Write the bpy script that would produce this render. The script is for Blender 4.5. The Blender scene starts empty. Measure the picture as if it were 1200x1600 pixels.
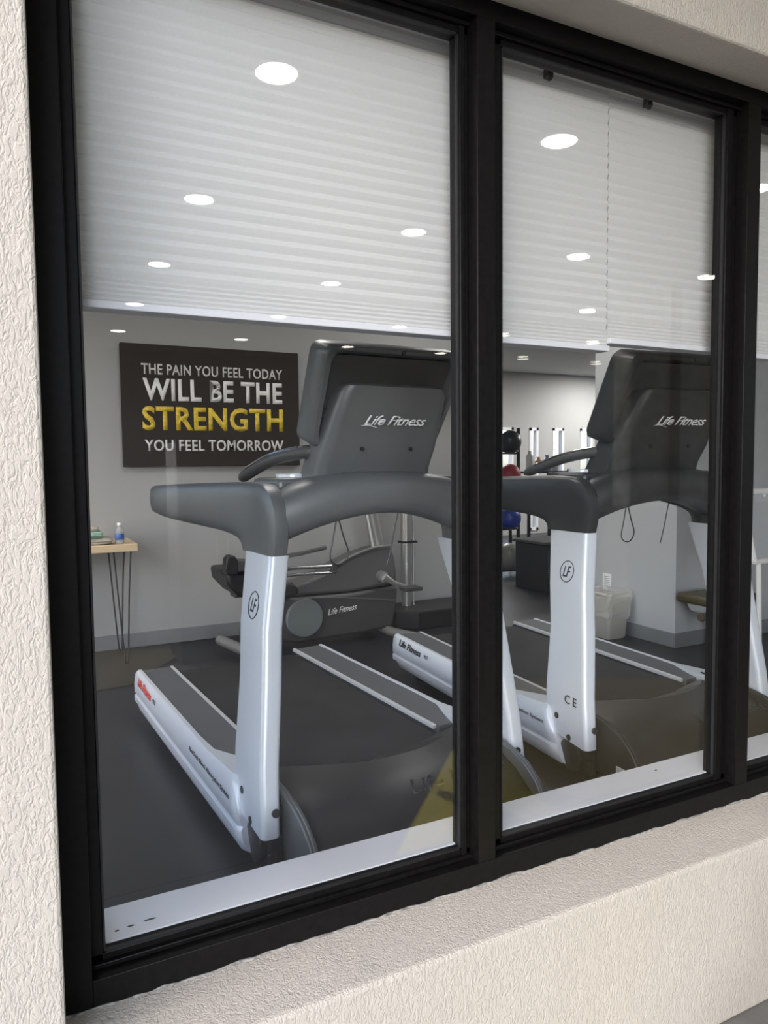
import bpy, bmesh, math, random
from mathutils import Vector, Matrix
random.seed(4)
PI = math.pi
S = bpy.context.scene
C = S.collection

# ------------------------------------------------------------------ camera
cam = bpy.data.cameras.new('camera')
cam_ob = bpy.data.objects.new('camera', cam)
C.objects.link(cam_ob)
# rows: camera right, camera down, camera forward, in world axes (x along the window wall, y into the room)
RX = Vector((0.89188614, -0.45214522, -0.01018887))
DN = Vector((-0.03815783, -0.05278216, -0.99787676))
FW = Vector((0.45064742, 0.89038123, -0.06432856))
m = Matrix(((RX.x, -DN.x, -FW.x, 0), (RX.y, -DN.y, -FW.y, 0), (RX.z, -DN.z, -FW.z, 0), (0, 0, 0, 1)))
m.translation = Vector((0, 0, 1.08))
cam_ob.matrix_world = m
cam.sensor_fit = 'VERTICAL'
cam.sensor_height = 36.0
cam.lens = 36.0 * 1145.0 / 1600.0
cam.clip_start = 0.02
S.camera = cam_ob

# ------------------------------------------------------------------ world, sun, exposure
S.view_settings.view_transform = 'Standard'
S.view_settings.look = 'None'
S.view_settings.gamma = 1.0
S.view_settings.use_curve_mapping = False
S.view_settings.exposure = 0.0
SKY = 0.48
INDOOR = 11.0
SOFFIT_E = 22.0
w = bpy.data.worlds.new('world')
S.world = w
w.use_nodes = True
nt = w.node_tree
nt.nodes.clear()
sky = nt.nodes.new('ShaderNodeTexSky')
sky.sky_type = 'NISHITA'
sky.sun_disc = False
sky.sun_elevation = math.radians(38)
sky.sun_rotation = math.radians(240)
sky.air_density = 1.0
sky.dust_density = 1.5
bg = nt.nodes.new('ShaderNodeBackground')
bg.inputs['Strength'].default_value = SKY
wo = nt.nodes.new('ShaderNodeOutputWorld')
nt.links.new(sky.outputs[0], bg.inputs[0])
nt.links.new(bg.outputs[0], wo.inputs[0])
sun = bpy.data.lights.new('sun', 'SUN')
sun.energy = 3.1            # veiled low sun: a broad bright patch of sky to the left
sun.angle = math.radians(40)
sun.color = (0.93, 0.96, 1.0)
sun_ob = bpy.data.objects.new('sun', sun)
C.objects.link(sun_ob)
sun_ob.rotation_euler = Vector((-0.46, -0.88, 0.05)).to_track_quat('Z', 'Y').to_euler()
sun_ob.location = (-6, -10, 12)

# added fill lamps under the unseen gym ceiling, to brighten the room
def area(name, x, y, sx, sy, e, col=(1, 0.97, 0.92), z=2.43):
    l = bpy.data.lights.new(name, 'AREA')
    l.shape = 'RECTANGLE'
    l.size = sx
    l.size_y = sy
    l.energy = e
    l.color = col
    o = bpy.data.objects.new(name, l)
    C.objects.link(o)
    o.location = (x, y, z)
    return o
for (x, y, e) in ((1.0, 3.0, 1), (2.6, 3.6, 1), (7.2, 5.6, 8), (5.0, 8.0, 6), (8.1, 8.0, 6)):
    area('fill_lamp', x, y, 0.56, 0.56, INDOOR * e)


# ------------------------------------------------------------------ materials
def mat(name, col, rough=0.5, metal=0.0, spec=0.5, bump=None, noise=None, emit=None, coat=0.0):
    """col: base colour; bump=(scale, strength, distance); noise=(scale, amount)"""
    M = bpy.data.materials.new(name)
    M.use_nodes = True
    t = M.node_tree
    b = t.nodes['Principled BSDF']
    b.inputs['Base Color'].default_value = (*col, 1)
    b.inputs['Roughness'].default_value = rough
    b.inputs['Metallic'].default_value = metal
    b.inputs['Specular IOR Level'].default_value = spec
    b.inputs['Coat Weight'].default_value = coat
    tc = t.nodes.new('ShaderNodeTexCoord')
    if noise:
        n = t.nodes.new('ShaderNodeTexNoise')
        n.inputs['Scale'].default_value = noise[0]
        n.inputs['Detail'].default_value = 5
        r = t.nodes.new('ShaderNodeValToRGB')
        a = noise[1]
        r.color_ramp.elements[0].color = (*[max(0, c * (1 - a)) for c in col], 1)
        r.color_ramp.elements[1].color = (*[min(1, c * (1 + a)) for c in col], 1)
        r.color_ramp.elements[0].position = 0.35
        r.color_ramp.elements[1].position = 0.65
        t.links.new(tc.outputs['Object'], n.inputs['Vector'])
        t.links.new(n.outputs['Fac'], r.inputs['Fac'])
        t.links.new(r.outputs['Color'], b.inputs['Base Color'])
    if bump:
        n = t.nodes.new('ShaderNodeTexNoise')
        n.inputs['Scale'].default_value = bump[0]
        n.inputs['Detail'].default_value = 3
        bp = t.nodes.new('ShaderNodeBump')
        bp.inputs['Strength'].default_value = bump[1]
        bp.inputs['Distance'].default_value = bump[2]
        t.links.new(tc.outputs['Object'], n.inputs['Vector'])
        t.links.new(n.outputs['Fac'], bp.inputs['Height'])
        t.links.new(bp.outputs['Normal'], b.inputs['Normal'])
    if emit:
        b.inputs['Emission Color'].default_value = (*emit[0], 1)
        b.inputs['Emission Strength'].default_value = emit[1]
    return M


def stucco_mat(name, col):
    M = mat(name, col, 0.9, spec=0.2)
    t = M.node_tree
    b = t.nodes['Principled BSDF']
    tc = t.nodes.new('ShaderNodeTexCoord')
    mp = t.nodes.new('ShaderNodeMapping')
    mp.inputs['Scale'].default_value = (1.0, 1.0, 0.45)
    n = t.nodes.new('ShaderNodeTexNoise')
    n.inputs['Scale'].default_value = 105
    n.inputs['Detail'].default_value = 2.5
    n.inputs['Distortion'].default_value = 1.6
    r = t.nodes.new('ShaderNodeValToRGB')
    r.color_ramp.elements[0].position = 0.38
    r.color_ramp.elements[1].position = 0.56
    n2 = t.nodes.new('ShaderNodeTexNoise')
    n2.inputs['Scale'].default_value = 420
    n2.inputs['Detail'].default_value = 2
    mx = t.nodes.new('ShaderNodeMath')
    mx.operation = 'MULTIPLY_ADD'
    mx.inputs[1].default_value = 0.35
    bp = t.nodes.new('ShaderNodeBump')
    bp.inputs['Strength'].default_value = 0.42
    bp.inputs['Distance'].default_value = 0.004
    t.links.new(tc.outputs['Object'], mp.inputs['Vector'])
    t.links.new(mp.outputs[0], n.inputs['Vector'])
    t.links.new(tc.outputs['Object'], n2.inputs['Vector'])
    t.links.new(n.outputs['Fac'], r.inputs['Fac'])
    t.links.new(n2.outputs['Fac'], mx.inputs[0])
    t.links.new(r.outputs['Color'], mx.inputs[2])
    t.links.new(mx.outputs[0], bp.inputs['Height'])
    t.links.new(bp.outputs['Normal'], b.inputs['Normal'])
    # faint weathering of the paint
    n3 = t.nodes.new('ShaderNodeTexNoise')
    n3.inputs['Scale'].default_value = 5
    n3.inputs['Detail'].default_value = 6
    r3 = t.nodes.new('ShaderNodeValToRGB')
    r3.color_ramp.elements[0].color = (*[c * 0.93 for c in col], 1)
    r3.color_ramp.elements[1].color = (*[min(1, c * 1.03) for c in col], 1)
    t.links.new(tc.outputs['Object'], n3.inputs['Vector'])
    t.links.new(n3.outputs['Fac'], r3.inputs['Fac'])
    t.links.new(r3.outputs['Color'], b.inputs['Base Color'])
    return M


def glass_mat(name, f0, tint=(1, 1, 1)):
    """window glass: clear transmission plus a mirror-sharp Schlick reflection"""
    M = bpy.data.materials.new(name)
    M.use_nodes = True
    t = M.node_tree
    t.nodes.clear()
    out = t.nodes.new('ShaderNodeOutputMaterial')
    mix = t.nodes.new('ShaderNodeMixShader')
    tr = t.nodes.new('ShaderNodeBsdfTransparent')
    tr.inputs[0].default_value = (*tint, 1)
    gl = t.nodes.new('ShaderNodeBsdfGlossy')
    gl.inputs['Roughness'].default_value = 0.0
    g = t.nodes.new('ShaderNodeNewGeometry')
    dot = t.nodes.new('ShaderNodeVectorMath')
    dot.operation = 'DOT_PRODUCT'
    ab = t.nodes.new('ShaderNodeMath'); ab.operation = 'ABSOLUTE'
    om = t.nodes.new('ShaderNodeMath'); om.operation = 'SUBTRACT'; om.inputs[0].default_value = 1.0
    pw = t.nodes.new('ShaderNodeMath'); pw.operation = 'POWER'; pw.inputs[1].default_value = 4.0
    ma = t.nodes.new('ShaderNodeMath'); ma.operation = 'MULTIPLY_ADD'
    ma.inputs[1].default_value = 1 - f0; ma.inputs[2].default_value = f0
    L = t.links.new
    L(g.outputs['Incoming'], dot.inputs[0]); L(g.outputs['Normal'], dot.inputs[1])
    L(dot.outputs['Value'], ab.inputs[0]); L(ab.outputs[0], om.inputs[1]); L(om.outputs[0], pw.inputs[0])
    L(pw.outputs[0], ma.inputs[0]); L(ma.outputs[0], mix.inputs[0])
    L(tr.outputs[0], mix.inputs[1]); L(gl.outputs[0], mix.inputs[2]); L(mix.outputs[0], out.inputs[0])
    return M


def blind_mat():
    M = bpy.data.materials.new('blind_fabric')
    M.use_nodes = True
    t = M.node_tree
    t.nodes.clear()
    out = t.nodes.new('ShaderNodeOutputMaterial')
    mix = t.nodes.new('ShaderNodeMixShader')
    mix.inputs[0].default_value = 0.22
    d = t.nodes.new('ShaderNodeBsdfDiffuse')
    tl = t.nodes.new('ShaderNodeBsdfTranslucent')
    n = t.nodes.new('ShaderNodeTexNoise'); n.inputs['Scale'].default_value = 260
    r = t.nodes.new('ShaderNodeValToRGB')
    r.color_ramp.elements[0].color = (0.66, 0.66, 0.66, 1); r.color_ramp.elements[1].color = (0.76, 0.76, 0.755, 1)
    tc = t.nodes.new('ShaderNodeTexCoord')
    t.links.new(tc.outputs['Object'], n.inputs['Vector']); t.links.new(n.outputs['Fac'], r.inputs['Fac'])
    t.links.new(r.outputs[0], d.inputs[0])
    tl.inputs[0].default_value = (0.9, 0.88, 0.8, 1)
    t.links.new(d.outputs[0], mix.inputs[1]); t.links.new(tl.outputs[0], mix.inputs[2]); t.links.new(mix.outputs[0], out.inputs[0])
    return M


def wood_mat():
    M = mat('light_oak', (0.6, 0.45, 0.28), 0.5)
    t = M.node_tree
    b = t.nodes['Principled BSDF']
    tc = t.nodes.new('ShaderNodeTexCoord'); mp = t.nodes.new('ShaderNodeMapping')
    mp.inputs['Scale'].default_value = (2, 40, 40)
    n = t.nodes.new('ShaderNodeTexNoise'); n.inputs['Scale'].default_value = 3; n.inputs['Detail'].default_value = 6
    r = t.nodes.new('ShaderNodeValToRGB')
    r.color_ramp.elements[0].color = (0.52, 0.38, 0.23, 1); r.color_ramp.elements[1].color = (0.78, 0.62, 0.42, 1)
    t.links.new(tc.outputs['Object'], mp.inputs['Vector']); t.links.new(mp.outputs[0], n.inputs['Vector'])
    t.links.new(n.outputs['Fac'], r.inputs['Fac']); t.links.new(r.outputs[0], b.inputs['Base Color'])
    return M


def rubber_floor_mat():
    M = mat('rubber_floor', (0.03, 0.03, 0.033), 0.42, spec=0.5)
    t = M.node_tree
    b = t.nodes['Principled BSDF']
    tc = t.nodes.new('ShaderNodeTexCoord')
    n = t.nodes.new('ShaderNodeTexNoise'); n.inputs['Scale'].default_value = 350; n.inputs['Detail'].default_value = 1
    r = t.nodes.new('ShaderNodeValToRGB')
    r.color_ramp.elements[0].position = 0.70; r.color_ramp.elements[1].position = 0.78
    r.color_ramp.elements[0].color = (0.019, 0.020, 0.024, 1); r.color_ramp.elements[1].color = (0.075, 0.075, 0.08, 1)
    # tile joints of the rubber mats
    sp = t.nodes.new('ShaderNodeTexBrick')
    sp.offset = 0.0
    sp.inputs['Scale'].default_value = 1.0
    sp.inputs['Brick Width'].default_value = 0.95; sp.inputs['Row Height'].default_value = 0.95
    sp.inputs['Mortar Size'].default_value = 0.0025
    sp.inputs['Color1'].default_value = (1, 1, 1, 1); sp.inputs['Color2'].default_value = (1, 1, 1, 1)
    sp.inputs['Mortar'].default_value = (0.2, 0.2, 0.2, 1)
    mx = t.nodes.new('ShaderNodeMixRGB'); mx.blend_type = 'MULTIPLY'; mx.inputs[0].default_value = 1
    t.links.new(tc.outputs['Object'], n.inputs['Vector']); t.links.new(n.outputs['Fac'], r.inputs['Fac'])
    t.links.new(tc.outputs['Object'], sp.inputs['Vector'])
    t.links.new(r.outputs[0], mx.inputs[1]); t.links.new(sp.outputs['Color'], mx.inputs[2])
    t.links.new(mx.outputs[0], b.inputs['Base Color'])
    return M


M_stucco = stucco_mat('cream_stucco', (0.52, 0.475, 0.425))
M_frame = mat('black_aluminium', (0.006, 0.0055, 0.0055), 0.42, spec=0.16, noise=(60, 0.25))
M_gasket = mat('black_rubber_gasket', (0.006, 0.006, 0.007), 0.6)
M_caulk = mat('grey_sealant', (0.26, 0.25, 0.24), 0.6, noise=(80, 0.5))
M_glass = glass_mat('window_glass', 0.042)
M_glass2 = glass_mat('window_glass_double', 0.045)
M_blind = blind_mat()
M_rail = mat('blind_rail_white', (0.72, 0.72, 0.76), 0.45)
M_sill = mat('white_sill_laminate', (0.74, 0.75, 0.78), 0.35, noise=(6, 0.04))
M_wall = mat('grey_wall_paint', (0.355, 0.36, 0.36), 0.7, bump=(120, 0.1, 0.002))
M_wall2 = mat('pale_wall_paint', (0.45, 0.47, 0.49), 0.7, bump=(120, 0.1, 0.002))
M_ceil = mat('ceiling_paint', (0.55, 0.55, 0.54), 0.9)
M_bb = mat('grey_vinyl_baseboard', (0.2, 0.21, 0.22), 0.5)
M_floor = rubber_floor_mat()
M_silver = mat('silver_painted_plastic', (0.66, 0.70, 0.76), 0.33, metal=0.15, spec=0.6)
M_silver2 = mat('silver_trim', (0.72, 0.73, 0.74), 0.3, metal=0.4)
M_gun = mat('gunmetal_plastic', (0.13, 0.135, 0.14), 0.4, metal=0.2, bump=(900, 0.02, 0.0005))
M_gun_shaded = mat('gunmetal_shaded', (0.028, 0.028, 0.028), 0.42)  # gunmetal darkened: shade on the second treadmill put into the colour
M_dark = mat('dark_grey_plastic', (0.06, 0.06, 0.06), 0.5, bump=(900, 0.08, 0.0005))
M_deck = mat('deck_grey_plastic', (0.085, 0.092, 0.1), 0.55, bump=(700, 0.1, 0.0006))
M_black = mat('black_plastic', (0.014, 0.014, 0.016), 0.45)
M_belt = mat('treadmill_belt', (0.018, 0.018, 0.02), 0.7, spec=.3, bump=(800, 0.2, 0.0006), noise=(9, 0.2))
M_hood = mat('motor_hood_plastic', (0.032, 0.032, 0.035), 0.42)
M_white = mat('white_print', (0.85, 0.85, 0.85), 0.5)
M_whiteworn = mat('white_print_soft', (0.7, 0.7, 0.7), 0.5, noise=(60, 0.15))
M_yellow = mat('yellow_print', (0.74, 0.54, 0.05), 0.5, noise=(50, 0.2))
M_red = mat('red_print', (0.75, 0.06, 0.03), 0.4)
M_ink = mat('dark_ink', (0.03, 0.03, 0.035), 0.5)
M_canvas = mat('poster_canvas', (0.040, 0.035, 0.033), 0.95, spec=.05, bump=(600, 0.15, 0.0005))
M_chrome = mat('chrome', (0.7, 0.7, 0.7), 0.18, metal=1.0)
M_steel = mat('brushed_steel', (0.42, 0.42, 0.41), 0.35, metal=0.7)
M_wood = wood_mat()
M_screen = mat('screen_black', (0.008, 0.008, 0.01), 0.12)
M_bikeshroud = mat('bike_shroud_grey', (0.10, 0.10, 0.102), 0.45)
M_bikedark = mat('bike_shroud_dark', (0.05, 0.05, 0.052), 0.45)
M_disc = mat('bike_disc_grey', (0.13, 0.15, 0.155), 0.5)
M_conc = mat('walkway_concrete', (0.19, 0.188, 0.18), 0.85, noise=(3, 0.2), bump=(60, 0.3, 0.003))
M_soffit = mat('soffit_plaster', (0.36, 0.35, 0.33), 0.9)
M_lens = mat('lamp_lens', (0.9, 0.88, 0.8), 0.4, emit=((1.0, 0.94, 0.78), SOFFIT_E))
M_fill_e = mat('fill_panel_lens', (0.9, 0.9, 0.9), 0.4, emit=((1.0, 0.98, 0.94), 4.0))  # glow of the added fill panels
M_tan = mat('tan_mat_fibre', (0.42, 0.34, 0.17), 0.95, noise=(200, 0.25), bump=(300, 0.4, 0.003))
M_signy = mat('safety_yellow', (0.72, 0.60, 0.03), 0.4)
M_trash = mat('beige_bin_plastic', (0.48, 0.46, 0.41), 0.5)
M_leaf = mat('dark_leaf', (0.02, 0.035, 0.015), 0.5)


# ------------------------------------------------------------------ geometry helpers
def box(bm, x0, x1, y0, y1, z0, z1):
    r = bmesh.ops.create_cube(bm, size=1)
    for v in r['verts']:
        v.co = Vector(((x0 + x1) / 2 + v.co.x * (x1 - x0), (y0 + y1) / 2 + v.co.y * (y1 - y0), (z0 + z1) / 2 + v.co.z * (z1 - z0)))
    return r['verts']


def obj(name, bm, mt, parent=None, smooth=False, bevel=0, seg=2, sub=0):
    bmesh.ops.recalc_face_normals(bm, faces=bm.faces)
    me = bpy.data.meshes.new(name)
    bm.to_mesh(me)
    bm.free()
    me.materials.append(mt)
    if smooth:
        for p in me.polygons:
            p.use_smooth = True
    o = bpy.data.objects.new(name, me)
    C.objects.link(o)
    if parent:
        o.parent = parent
    if bevel:
        md = o.modifiers.new('bevel', 'BEVEL')
        md.width = bevel
        md.segments = seg
        md.limit_method = 'ANGLE'
        md.angle_limit = math.radians(35)
        md.harden_normals = False
    if sub:
        md = o.modifiers.new('sub', 'SUBSURF')
        md.levels = md.render_levels = sub
    if smooth and not sub:
        try:
            me.set_sharp_from_angle(angle=math.radians(42))
        except Exception:
            pass
    return o


def bx(name, x0, x1, y0, y1, z0, z1, mt, parent=None, bevel=0):
    bm = bmesh.new()
    box(bm, x0, x1, y0, y1, z0, z1)
    return obj(name, bm, mt, parent, bevel=bevel, smooth=bool(bevel))


def loft(bm, rings, close_ring=True, caps=True):
    vs = [[bm.verts.new(p) for p in r] for r in rings]
    n = len(rings[0])
    for a, b in zip(vs, vs[1:]):
        for i in range(n if close_ring else n - 1):
            j = (i + 1) % n
            bm.faces.new((a[i], a[j], b[j], b[i]))
    if caps:
        bm.faces.new(vs[0][::-1])
        bm.faces.new(vs[-1])
    return vs


def tube(bm, pts, r, n=10, caps=True):
    """tube along pts, r scalar or list"""
    pts = [Vector(p) for p in pts]
    rr = r if isinstance(r, (list, tuple)) else [r] * len(pts)
    rings = []
    up = None
    for i, p in enumerate(pts):
        d = (pts[min(i + 1, len(pts) - 1)] - pts[max(i - 1, 0)]).normalized()
        if up is None:
            up = Vector((0, 0, 1)) if abs(d.z) < 0.9 else Vector((1, 0, 0))
        a = d.cross(up)
        if a.length < 1e-4:
            a = d.cross(Vector((0, 1, 0)))
        a.normalize()
        b = a.cross(d).normalized()
        up = b
        rings.append([p + (a * math.cos(2 * PI * k / n) + b * math.sin(2 * PI * k / n)) * rr[i] for k in range(n)])
    loft(bm, rings, caps=caps)


def curve_pts(ctrl, n=8):
    """Catmull-Rom through control points"""
    P = [Vector(p) for p in ctrl]
    P = [P[0] * 2 - P[1]] + P + [P[-1] * 2 - P[-2]]
    out = []
    for i in range(1, len(P) - 2):
        for k in range(n):
            t = k / n
            a, b, c, d = P[i - 1], P[i], P[i + 1], P[i + 2]
            out.append(0.5 * ((2 * b) + (c - a) * t + (2 * a - 5 * b + 4 * c - d) * t * t + (3 * b - a - 3 * c + d) * t ** 3))
    out.append(P[-2])
    return out


def disc_cyl(bm, c, axis, r, h, n=24, r2=None):
    """short cylinder centred on c along axis"""
    axis = Vector(axis).normalized()
    c = Vector(c)
    t = Vector((0, 0, 1)) if abs(axis.z) < 0.9 else Vector((1, 0, 0))
    a = axis.cross(t).normalized()
    b = axis.cross(a)
    r2 = r if r2 is None else r2
    rings = []
    for s, q in ((-0.5, r), (0.5, r2)):
        rings.append([c + axis * h * s + (a * math.cos(2 * PI * k / n) + b * math.sin(2 * PI * k / n)) * q for k in range(n)])
    loft(bm, rings)


def prism(bm, poly, fn):
    """poly of 2D points, fn(p, side) -> 3D, side 0/1"""
    loft(bm, [[fn(p, 0) for p in poly], [fn(p, 1) for p in poly]])


def lathe(bm, prof, c, n=24):
    c = Vector(c)
    rings = [[c + Vector((r * math.cos(2 * PI * k / n), r * math.sin(2 * PI * k / n), z)) for k in range(n)] for r, z in prof]
    loft(bm, rings)


def sphere(bm, c, r, n=20, sz=1.0):
    rs = bmesh.ops.create_uvsphere(bm, u_segments=n, v_segments=n // 2 + 2, radius=r)
    for v in rs['verts']:
        v.co = Vector(c) + Vector((v.co.x, v.co.y, v.co.z * sz))


def text(name, s, mt, origin, ux, uy, wd, ht, parent=None, bold=0.0, shear=0.0, depth=0.0012, space=1.0):
    """flat raised lettering filling a wd x ht rectangle whose lower left corner is origin"""
    cu = bpy.data.curves.new(name, 'FONT')
    cu.body = s
    cu.offset = bold
    cu.shear = shear
    cu.space_character = space
    cu.resolution_u = 3
    tmp = bpy.data.objects.new('tmp_text', cu)
    C.objects.link(tmp)
    dg = bpy.context.evaluated_depsgraph_get()
    me = bpy.data.meshes.new_from_object(tmp.evaluated_get(dg))
    bpy.data.objects.remove(tmp)
    bm = bmesh.new()
    bm.from_mesh(me)
    xs = [v.co.x for v in bm.verts]; ys = [v.co.y for v in bm.verts]
    x0, x1, y0, y1 = min(xs), max(xs), min(ys), max(ys)
    ux = Vector(ux).normalized(); uy = Vector(uy).normalized(); nn = ux.cross(uy).normalized()
    r = bmesh.ops.extrude_face_region(bm, geom=list(bm.faces))
    top = {v for v in r['geom'] if isinstance(v, bmesh.types.BMVert)}
    o3 = Vector(origin)
    for v in bm.verts:
        a = (v.co.x - x0) / (x1 - x0) * wd
        b = (v.co.y - y0) / (y1 - y0) * ht
        v.co = o3 + ux * a + uy * b + nn * (depth if v in top else 0.0)
    return obj(name, bm, mt, parent)


def tag(o, label=None, cat=None, group=None, kind=None):
    if label: o['label'] = label
    if cat: o['category'] = cat
    if group: o['group'] = group
    if kind: o['kind'] = kind
    return o


def empty(name, loc=(0, 0, 0), rz=0.0):
    o = bpy.data.objects.new(name, None)
    o.empty_display_size = 0.1
    C.objects.link(o)
    o.location = loc
    o.rotation_euler = (0, 0, rz)
    return o


def copy_tree(o, parent=None):
    c = o.copy()
    C.objects.link(c)
    c.parent = parent
    for ch in list(o.children):
        copy_tree(ch, c)
    return c


# ------------------------------------------------------------------ the window wall
YF = 1.30           # outer face of the window frame
YO = 1.16           # outer face of the stucco wall
YI = 1.44           # inner face of the wall
ZB0, ZB1 = 0.152, 0.2025
ZT0, ZT1 = 1.995, 2.033
XL = 0.041
XR = 3.62
GRD = -0.30

bm = bmesh.new()
box(bm, -1.17, XL, YO, YI, GRD, 3.05)                    # pier left of the window
obj('wall_front_left', bm, M_stucco, bevel=0.006).__setitem__('kind', 'structure')
bm = bmesh.new()
prism(bm, [(YO, GRD), (YO, 0.131), (YF, 0.152), (YI, 0.152), (YI, GRD)], lambda p, s: Vector((XL if s == 0 else 9.0, p[0], p[1])))
obj('wall_front_below_window', bm, M_stucco, bevel=0.009, seg=3)['kind'] = 'structure'
bm = bmesh.new()
prism(bm, [(YO, 3.05), (YO, 2.013), (YF, 2.033), (YI, 2.033), (YI, 3.05)], lambda p, s: Vector((XL if s == 0 else 9.0, p[0], p[1])))
obj('wall_front_above_window', bm, M_stucco, bevel=0.009, seg=3)['kind'] = 'structure'
bx('wall_front_right', XR, 9.0, YO + 0.002, YI - 0.002, 0.12, 2.05, M_stucco)['kind'] = 'structure'

# outer black tubes of the frame
def struct(o): o['kind'] = 'structure'; return o
bm = bmesh.new(); box(bm, 0.0, 0.090, YF, 1.40, ZB0 - 0.004, ZT1 + 0.004)
struct(obj('trim_1', bm, M_frame, bevel=0.0015, smooth=True))
bm = bmesh.new(); box(bm, 0.8827, 0.928, YF, 1.40, ZB1, ZT0)
struct(obj('trim_2', bm, M_frame, bevel=0.0015, smooth=True))
bm = bmesh.new(); box(bm, 1.717, 1.765, YF, 1.40, ZB1, ZT0)
struct(obj('trim_3', bm, M_frame, bevel=0.0015, smooth=True))
bm = bmesh.new(); box(bm, 2.553, 2.60, YF, 1.40, ZB1, ZT0)
struct(obj('trim_4', bm, M_frame, bevel=0.0015, smooth=True))
bm = bmesh.new(); box(bm, 0.090, XR + 0.02, YF, 1.40, ZB0 - 0.004, ZB1)
struct(obj('trim_5', bm, M_frame, bevel=0.0015, smooth=True))
bm = bmesh.new(); box(bm, 0.090, XR + 0.02, YF, 1.40, ZT0, ZT1 + 0.004)
struct(obj('trim_6', bm, M_frame, bevel=0.0015, smooth=True))
# sealant squeezed along the stucco, ragged
def sealant(name, pts, seed):
    rnd = random.Random(seed)
    bm = bmesh.new()
    P = []
    R = []
    n = 150
    for i in range(n + 1):
        t = i / n
        p = Vector(pts[0]).lerp(Vector(pts[1]), t) + Vector((0, rnd.uniform(-.0015, .0015), rnd.uniform(-.0022, .0022)))
        P.append(p); R.append(rnd.uniform(.0012, .0042))
    tube(bm, P, R, 6)
    return struct(obj(name, bm, M_caulk, smooth=True))
sealant('trim_7', ((XL, YF + .0, ZB0 + .0005), (3.6, YF + .0, ZB0 + .0005)), 1)

def window(idx, x0, x1, bl, br, slab, mt, tilt=0.0):
    """glazing between face edges x0..x1; bl / br bead widths"""
    root = empty('window_%d' % idx, ((x0 + x1) / 2, YF, ZB1))
    root['kind'] = 'structure'
    ox, oy, oz = root.location
    yb = 1.335
    bm = bmesh.new()
    # sloping beads, stepped profile, left right top bottom
    def b(xa, xb, ya, yb_, za, zb):
        box(bm, xa - ox, xb - ox, ya - oy, yb_ - oy, za - oz, zb - oz)
    b(x0, x0 + bl, yb, 1.37, ZB1, ZT0)
    b(x1 - br, x1, yb, 1.37, ZB1, ZT0)
    b(x0, x1, yb, 1.37, ZB1, ZB1 + .0225)
    b(x0, x1, yb, 1.37, ZT0 - .024, ZT0)
    b(x1 - br - .0, x1 - br * .45, yb - .006, yb + .002, ZB1 + .01, ZT0 - .01)
    b(x0, x1, yb - .01, yb + .002, ZB1, ZB1 + .010)
    b(x0, x1, yb - .01, yb + .002, ZT0 - .010, ZT0)
    obj('window_frame', bm, M_frame, root, bevel=0.002, smooth=True)
    bm = bmesh.new()
    g = .0035
    xa, xb, za, zb = x0 + bl, x1 - br, ZB1 + .0225, ZT0 - .024
    for q in ((xa, xa + g, za, zb), (xb - g, xb, za, zb), (xa, xb, za, za + g), (xa, xb, zb - g, zb)):
        box(bm, q[0] - ox, q[1] - ox, yb - .001 - oy, yb + .008 - oy, q[2] - oz, q[3] - oz)
    obj('gasket', bm, M_gasket, root)
    # worn sealant line beside the bead
    rnd = random.Random(idx)
    bm = bmesh.new()
    P = []; R = []
    for i in range(161):
        z = ZB1 + .03 + (ZT0 - ZB1 - .06) * i / 160
        P.append((xb + .003 - ox + rnd.uniform(-.001, .001), yb - .002 - oy, z - oz))
        R.append(rnd.uniform(.0002, .0021))
    tube(bm, P, R, 5)
    obj('sealant_bead', bm, M_caulk, root, smooth=True)
    # the pane: a real slab, its inner face a hair out of true
    bm = bmesh.new()
    zc = (za + zb) / 2
    y0 = 1.345
    for vs in (box(bm, xa - .005 - ox, xb + .005 - ox, y0 - oy, y0 + slab - oy, za - .005 - oz, zb + .005 - oz),):
        for v in vs:
            if v.co.y > y0 + slab / 2 - oy:
                v.co.y += (v.co.z - (zc - oz)) * math.tan(tilt)
    obj('glass_pane', bm, mt, root)
    return root
window(1, 0.090, 0.8827, .022, .024, .005, M_glass)
window(2, 0.928, 1.717, .040, .043, .011, M_glass2, math.radians(-0.13))
window(3, 1.765, 2.553, .028, .040, .006, M_glass)
window(4, 2.60, XR, .028, .040, .006, M_glass)

# inner sill
bm = bmesh.new(); box(bm, 0.03, XR, 1.358, 1.469, 0.19, 0.2275)
struct(obj('window_sill', bm, M_sill, bevel=0.0015, smooth=True))
bm = bmesh.new(); box(bm, 0.0, XR + .05, 1.40, YI, 0.0, 0.20)
struct(obj('wall_front_inner_apron', bm, M_wall2))
# scuff marks chipped in the sill
bm = bmesh.new()
for (x, y, l) in ((0.14, 1.385, .006), (0.165, 1.388, .009), (0.20, 1.392, .016), (1.56, 1.43, .006)):
    disc_cyl(bm, (x, y, .2277), (0, 0, 1), .0025, .0006, 8)
    for v in bm.verts[-16:]:
        v.co.x = x + (v.co.x - x) * l / .0035
struct(obj('trim_8', bm, M_ink))

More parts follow.
